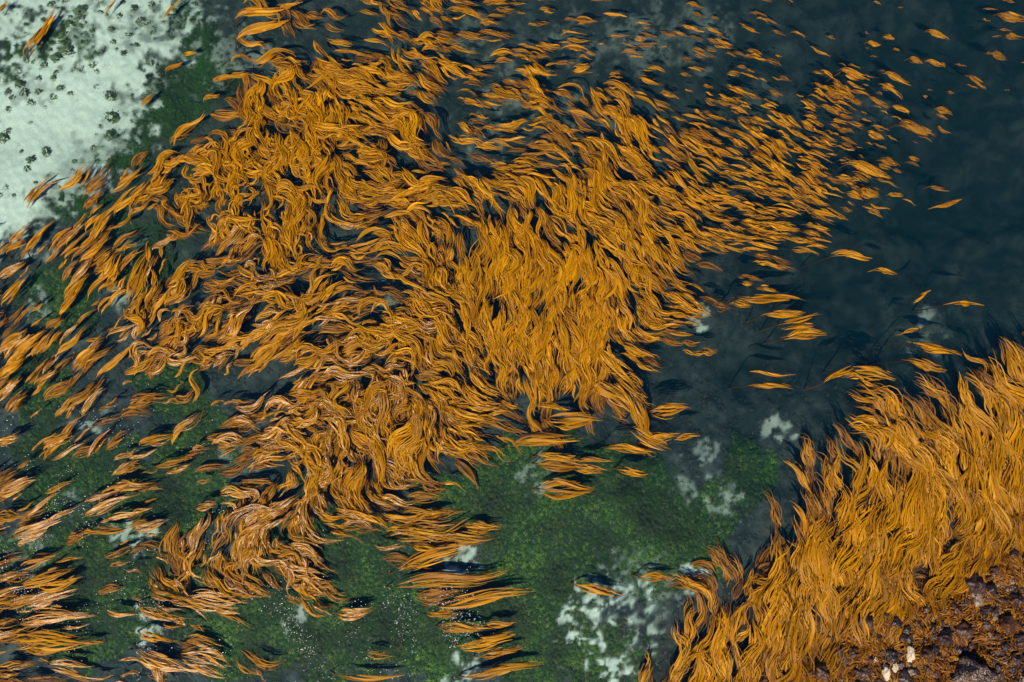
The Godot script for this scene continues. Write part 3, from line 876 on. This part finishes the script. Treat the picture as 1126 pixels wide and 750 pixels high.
func make_shore() -> void:
	var kinds: Array = []
	for v in 6:
		kinds.append(boulder(11 + v * 7))
	var looks := ["dark purple-brown rock", "brown weed-stained rock", "dark rock speckled with white barnacles", "bleached cream stone"]
	var rows := {}
	for k in ROCKS.size():
		var q: Array = ROCKS[k]
		var g := ground(q[0], q[1], 0.6)
		var o := put("pale_stone" if q[3] == 3 else "shore_rock", kinds[k % 6], m_rock[q[3]])
		var r: float = q[2] / 25.0 * 0.85
		var tall: float = r * rng.randf_range(0.75, 1.05)
		var b := Basis(Vector3.UP, rng.randf() * TAU).scaled(Vector3(r, tall, r * rng.randf_range(0.8, 1.15)))
		if q[3] == 3:
			b = Basis(Vector3.UP, rng.randf_range(-0.5, 0.5)).scaled(Vector3(r * 0.6, r * 0.6, r * 1.15))
		o.transform = Transform3D(b, Vector3(g.x, t_bed.at(g.x, g.z) + tall * (0.55 if q[3] == 3 else 0.22), g.z))
		var band := clampi(int((q[1] - 600.0) / 25.0), 0, 5)
		if not rows.has(band):
			rows[band] = []
		rows[band].append([q[0], o, q[3]])
	for band in rows:
		var row: Array = rows[band]
		row.sort_custom(func(a, b): return a[0] < b[0])
		for j in row.size():
			var w: String = looks[row[j][2]]
			tag(row[j][1], "%s, %s from left in the shore's %s row down" % [w, ORDER[j], ORDER[band]], "stone" if row[j][2] == 3 else "rock", "rocks of the shore")
	# loose small stones and shell bits
	var rubble := []
	var rubble_tint := []
	for k in 4200:
		var px := rng.randf_range(840, 1160)
		var py := rng.randf_range(570, 780)
		var g := ground(px, py, 0.4)
		var h := t_bed.at(g.x, g.z)
		if h < 0.12 or fine_noise.get_noise_2d(px * 0.6 + 200.0, py * 0.6) < -0.12:
			continue
		var sz := rng.randf_range(0.03, 0.15) * (1.8 if rng.randf() < 0.12 else 1.0)
		rubble.append(Transform3D(Basis.from_euler(Vector3(rng.randf() * 6, rng.randf() * 6, rng.randf() * 6)).scaled(Vector3(sz, sz * 0.8, sz * rng.randf_range(0.8, 1.5))), Vector3(g.x, h + sz * 0.3, g.z)))
		var w := rng.randf()
		rubble_tint.append(Color(0.026, 0.015, 0.012) if w < 0.55 else Color(0.07, 0.04, 0.026) if w < 0.90 else Color(0.24, 0.17, 0.12) if w < 0.99 else Color(0.55, 0.48, 0.40))
	tag(spread("shore_rubble", boulder(77), m_rubble, rubble, rubble_tint), "small dark stones and broken shell lying between the shore rocks", "rubble", "", "stuff")
	# short rockweed between the rocks
	var weed := Sheet.new()
	for k in 16000:
		var px := rng.randf_range(830, 1160)
		var py := rng.randf_range(560, 780)
		var g := ground(px, py, 0.4)
		var h := t_bed.at(g.x, g.z)
		if h < -0.25:
			continue
		var patch := fine_noise.get_noise_2d(px * 0.7 + 40.0, py * 0.7) + 0.6 * rough_noise.get_noise_2d(px * 1.5, py * 1.5)
		var fade := clampf((h - 0.15) / 0.9, 0.0, 1.0)
		if patch < -0.55 + 0.60 * fade:
			continue
		var a := -1.4 + 1.0 * rough_noise.get_noise_2d(px * 1.2, py * 1.2 + 70.0) * 2.0 + rng.randfn(0.0, 0.5)
		var l := rng.randf_range(0.22, 0.8) * (1.15 - 0.65 * fade)
		var path := PackedVector3Array()
		var half := PackedFloat32Array()
		var p := Vector2(g.x, g.z)
		var bend := rng.randf_range(-1.4, 1.4)
		var rise := rng.randf_range(0.03, 0.14)
		for i in 6:
			var t := i / 5.0
			path.push_back(Vector3(p.x, t_bed.at(p.x, p.y) + 0.03 + rise * sin(PI * t), p.y))
			half.push_back(0.007 + 0.018 * sin(PI * (0.08 + 0.9 * t)))
			p += Vector2(cos(a + bend * t), sin(a + bend * t)) * l / 5.0
		strap(weed, path, half, rng.randf_range(-0.7, 0.7), rng.randf_range(-0.7, 0.7), kelp_color(rng.randf_range(0.35, 1.2) + 0.2 * fade, rng.randf()), Vector3.ZERO, l)
	tag(put("rockweed", weed.mesh(), m_kelp), "short golden brown rockweed matted over the shore rocks", "seaweed", "", "stuff")


func make_foam() -> void:
	var ball := SphereMesh.new()
	ball.radius = 1.0
	ball.height = 1.2
	ball.radial_segments = 7
	ball.rings = 4
	var places := []
	var colors := []
	var spots := [[60, 620, 90, 480], [30, 560, 60, 260], [170, 700, 80, 380], [490, 700, 36, 420], [470, 660, 40, 240], [300, 660, 90, 220], [420, 700, 70, 160], [100, 480, 90, 180], [330, 700, 40, 260], [10, 650, 30, 260], [230, 560, 80, 140]]
	for s in spots:
		for k in int(s[3] * 2.2):
			var g := ground(s[0] + rng.randfn(0.0, 0.6) * s[2], s[1] + rng.randfn(0.0, 0.6) * s[2])
			if t_cover.at(g.x, g.z) > 7.5 or fine_noise.get_noise_2d(g.x * 8.0, g.z * 8.0) < rng.randf_range(-0.05, 0.40):
				continue
			var sz := rng.randf_range(0.006, 0.014)
			if rng.randf() < 0.1:
				sz *= 1.5
			places.append(Transform3D(Basis.from_scale(Vector3(sz * rng.randf_range(1.0, 1.8), sz, sz)), Vector3(g.x, 0.006, g.z)))
			colors.append(Color(0.8, 0.82, 0.82))
	tag(spread("foam_flecks", ball, m_foam, places, colors), "scattered white flecks of foam floating on the dark water", "foam", "", "stuff")


# ---------------------------------------------------------------- materials
var m_kelp: StandardMaterial3D
var m_bed: StandardMaterial3D
var m_wet: StandardMaterial3D
var m_leaf: StandardMaterial3D
var m_foam: StandardMaterial3D
var m_rubble: StandardMaterial3D
var m_water: StandardMaterial3D
var m_rock: Array = []
var sand_edge := PackedVector2Array()


func noise_texture(freq: float, octaves: int, seed_: int, lo: Color, hi: Color, normal := false, strength := 4.0) -> NoiseTexture2D:
	var n := FastNoiseLite.new()
	n.seed = seed_
	n.frequency = freq
	n.fractal_octaves = octaves
	var t := NoiseTexture2D.new()
	t.width = 512
	t.height = 512
	t.seamless = true
	t.noise = n
	if normal:
		t.as_normal_map = true
		t.bump_strength = strength
	else:
		var g := Gradient.new()
		g.set_color(0, lo)
		g.set_color(1, hi)
		t.color_ramp = g
	return t


func make_materials() -> void:
	# fine lengthwise ribs for the straps: a picture stretched along the strap
	var im := Image.create(64, 128, false, Image.FORMAT_L8)
	var ribs := FastNoiseLite.new()
	ribs.seed = 5
	ribs.frequency = 0.06
	for y in 128:
		for x in 64:
			var v := 0.5 + 0.5 * ribs.get_noise_2d(x * 2.6, y * 0.35)
			im.set_pixel(x, y, Color(v, v, v))
	im.bump_map_to_normal_map(6.0)
	m_kelp = StandardMaterial3D.new()
	m_kelp.vertex_color_use_as_albedo = true
	m_kelp.roughness = 0.33
	m_kelp.metallic_specular = 0.36
	m_kelp.normal_enabled = true
	m_kelp.normal_texture = ImageTexture.create_from_image(im)
	m_kelp.normal_scale = 0.8
	m_kelp.cull_mode = BaseMaterial3D.CULL_DISABLED
	m_kelp.backlight_enabled = true
	m_kelp.backlight = Color(0.26, 0.20, 0.06)
	m_wet = m_kelp.duplicate()
	m_wet.roughness = 0.36
	m_wet.metallic_specular = 0.7
	m_wet.roughness = 0.29
	m_bed = StandardMaterial3D.new()
	m_bed.vertex_color_use_as_albedo = true
	m_bed.roughness = 0.9
	m_bed.albedo_texture = noise_texture(0.06, 4, 8, Color(0.90, 0.90, 0.90), Color(1, 1, 1))
	m_bed.normal_enabled = true
	m_bed.normal_texture = noise_texture(0.04, 5, 9, Color.BLACK, Color.WHITE, true, 3.0)
	m_bed.normal_scale = 0.25
	m_leaf = StandardMaterial3D.new()
	m_leaf.vertex_color_use_as_albedo = true
	m_leaf.roughness = 0.7
	m_leaf.cull_mode = BaseMaterial3D.CULL_DISABLED
	m_foam = StandardMaterial3D.new()
	m_foam.vertex_color_use_as_albedo = true
	m_foam.roughness = 0.3
	m_rubble = StandardMaterial3D.new()
	m_rubble.vertex_color_use_as_albedo = true
	m_rubble.roughness = 0.45
	m_water = StandardMaterial3D.new()
	m_water.transparency = BaseMaterial3D.TRANSPARENCY_ALPHA
	m_water.albedo_color = Color(1, 1, 1, 0.0)
	m_water.roughness = 0.06
	m_water.metallic_specular = 0.33
	m_water.normal_enabled = true
	m_water.normal_texture = noise_texture(0.02, 4, 21, Color.BLACK, Color.WHITE, true, 3.0)
	m_water.normal_scale = 0.35
	m_water.uv1_triplanar = true
	m_water.uv1_world_triplanar = true
	m_water.uv1_scale = Vector3(0.35, 0.35, 0.35)
	var tones := [[Color(0.11, 0.07, 0.065), Color(0.38, 0.27, 0.22)], [Color(0.14, 0.08, 0.05), Color(0.46, 0.29, 0.16)], [Color(0.20, 0.13, 0.10), Color(0.78, 0.68, 0.58)], [Color(0.74, 0.66, 0.52), Color(0.92, 0.87, 0.76)]]
	for k in 4:
		var m := StandardMaterial3D.new()
		m.albedo_texture = noise_texture(0.014 if k != 2 else 0.024, 5, 30 + k, tones[k][0], tones[k][1])
		if k == 2:
			var g: Gradient = (m.albedo_texture as NoiseTexture2D).color_ramp
			g.set_offset(0, 0.53)
			g.set_offset(1, 0.66)
		m.normal_enabled = true
		m.normal_texture = noise_texture(0.015, 5, 40 + k, Color.BLACK, Color.WHITE, true, 8.0)
		m.uv1_triplanar = true
		m.uv1_world_triplanar = true
		m.uv1_scale = Vector3(0.9, 0.9, 0.9)
		m.roughness = 0.5 if k < 2 else 0.8
		m_rock.append(m)


func _ready() -> void:
	rng.seed = 20
	swirl.seed = 3
	swirl.frequency = 0.42
	swirl.fractal_octaves = 2
	rough_noise.seed = 7
	rough_noise.frequency = 0.012
	rough_noise.fractal_octaves = 3
	fine_noise.seed = 9
	fine_noise.frequency = 0.05
	fine_noise.fractal_octaves = 4
	for q in SAND_EDGE:
		sand_edge.push_back(Vector2(q[0], q[1]))
	# camera
	var t := deg_to_rad(TILT)
	fwd = Vector3(0, -cos(t), -sin(t))
	upv = Vector3(0, sin(t), -cos(t))
	eye = Vector3(0, HEIGHT, HEIGHT * tan(t) + LOOK_Z)
	var cam := Camera3D.new()
	cam.name = "camera"
	cam.fov = FOV
	cam.far = 1000.0
	cam.transform = Transform3D(Basis(Vector3.RIGHT, upv, -fwd), eye)
	add_child(cam)
	cam.current = true
	# sky and exposure
	var sky_m := ProceduralSkyMaterial.new()
	sky_m.sky_top_color = Color(0.24, 0.42, 0.72)
	sky_m.sky_horizon_color = Color(0.66, 0.76, 0.86)
	sky_m.ground_bottom_color = Color(0.10, 0.12, 0.13)
	sky_m.ground_horizon_color = Color(0.40, 0.46, 0.50)
	sky_m.sky_energy_multiplier = 0.75
	var env := Environment.new()
	env.background_mode = Environment.BG_SKY
	env.sky = Sky.new()
	env.sky.sky_material = sky_m
	env.tonemap_mode = Environment.TONE_MAPPER_LINEAR
	env.tonemap_exposure = 1.22
	env.sdfgi_enabled = true
	env.ssao_enabled = true
	env.ssil_enabled = true
	env.volumetric_fog_enabled = true
	env.volumetric_fog_density = 0.0
	var we := WorldEnvironment.new()
	we.name = "world_environment"
	we.environment = env
	add_child(we)
	# the sun stands beyond the near left-hand corner
	var sun := DirectionalLight3D.new()
	sun.name = "sun"
	sun.light_color = Color(1.0, 0.95, 0.87)
	sun.light_energy = 1.3
	sun.light_angular_distance = 0.5
	sun.shadow_enabled = true
	sun.transform = Transform3D(Basis.looking_at(Vector3(0.25, -0.96, -0.64).normalized(), Vector3.UP), Vector3(0, 30, 0))
	add_child(sun)

	make_materials()
	make_tables()
	bed_tables()
	make_bottom()
	# the water: its rippled skin and the murk below it
	var skin := PlaneMesh.new()
	skin.size = Vector2(540, 540)
	tag(put("water", skin, m_water), "clear rippled surface of the sea", "", "", "structure")
	var murk := FogVolume.new()
	murk.name = "water_depth"
	murk.shape = RenderingServer.FOG_VOLUME_SHAPE_BOX
	murk.size = Vector3(540, 9.96, 540)
	murk.position = Vector3(0, -5.0, 0)
	var fm := FogMaterial.new()
	fm.density = 0.25
	fm.albedo = Color(0.07, 0.32, 0.375)
	murk.material = fm
	add_child(murk)
	tag(murk, "blue-green depth of the sea water", "", "", "structure")
	plant_kelp()
	make_turf()
	make_clumps()
	make_shore()
	make_foam()
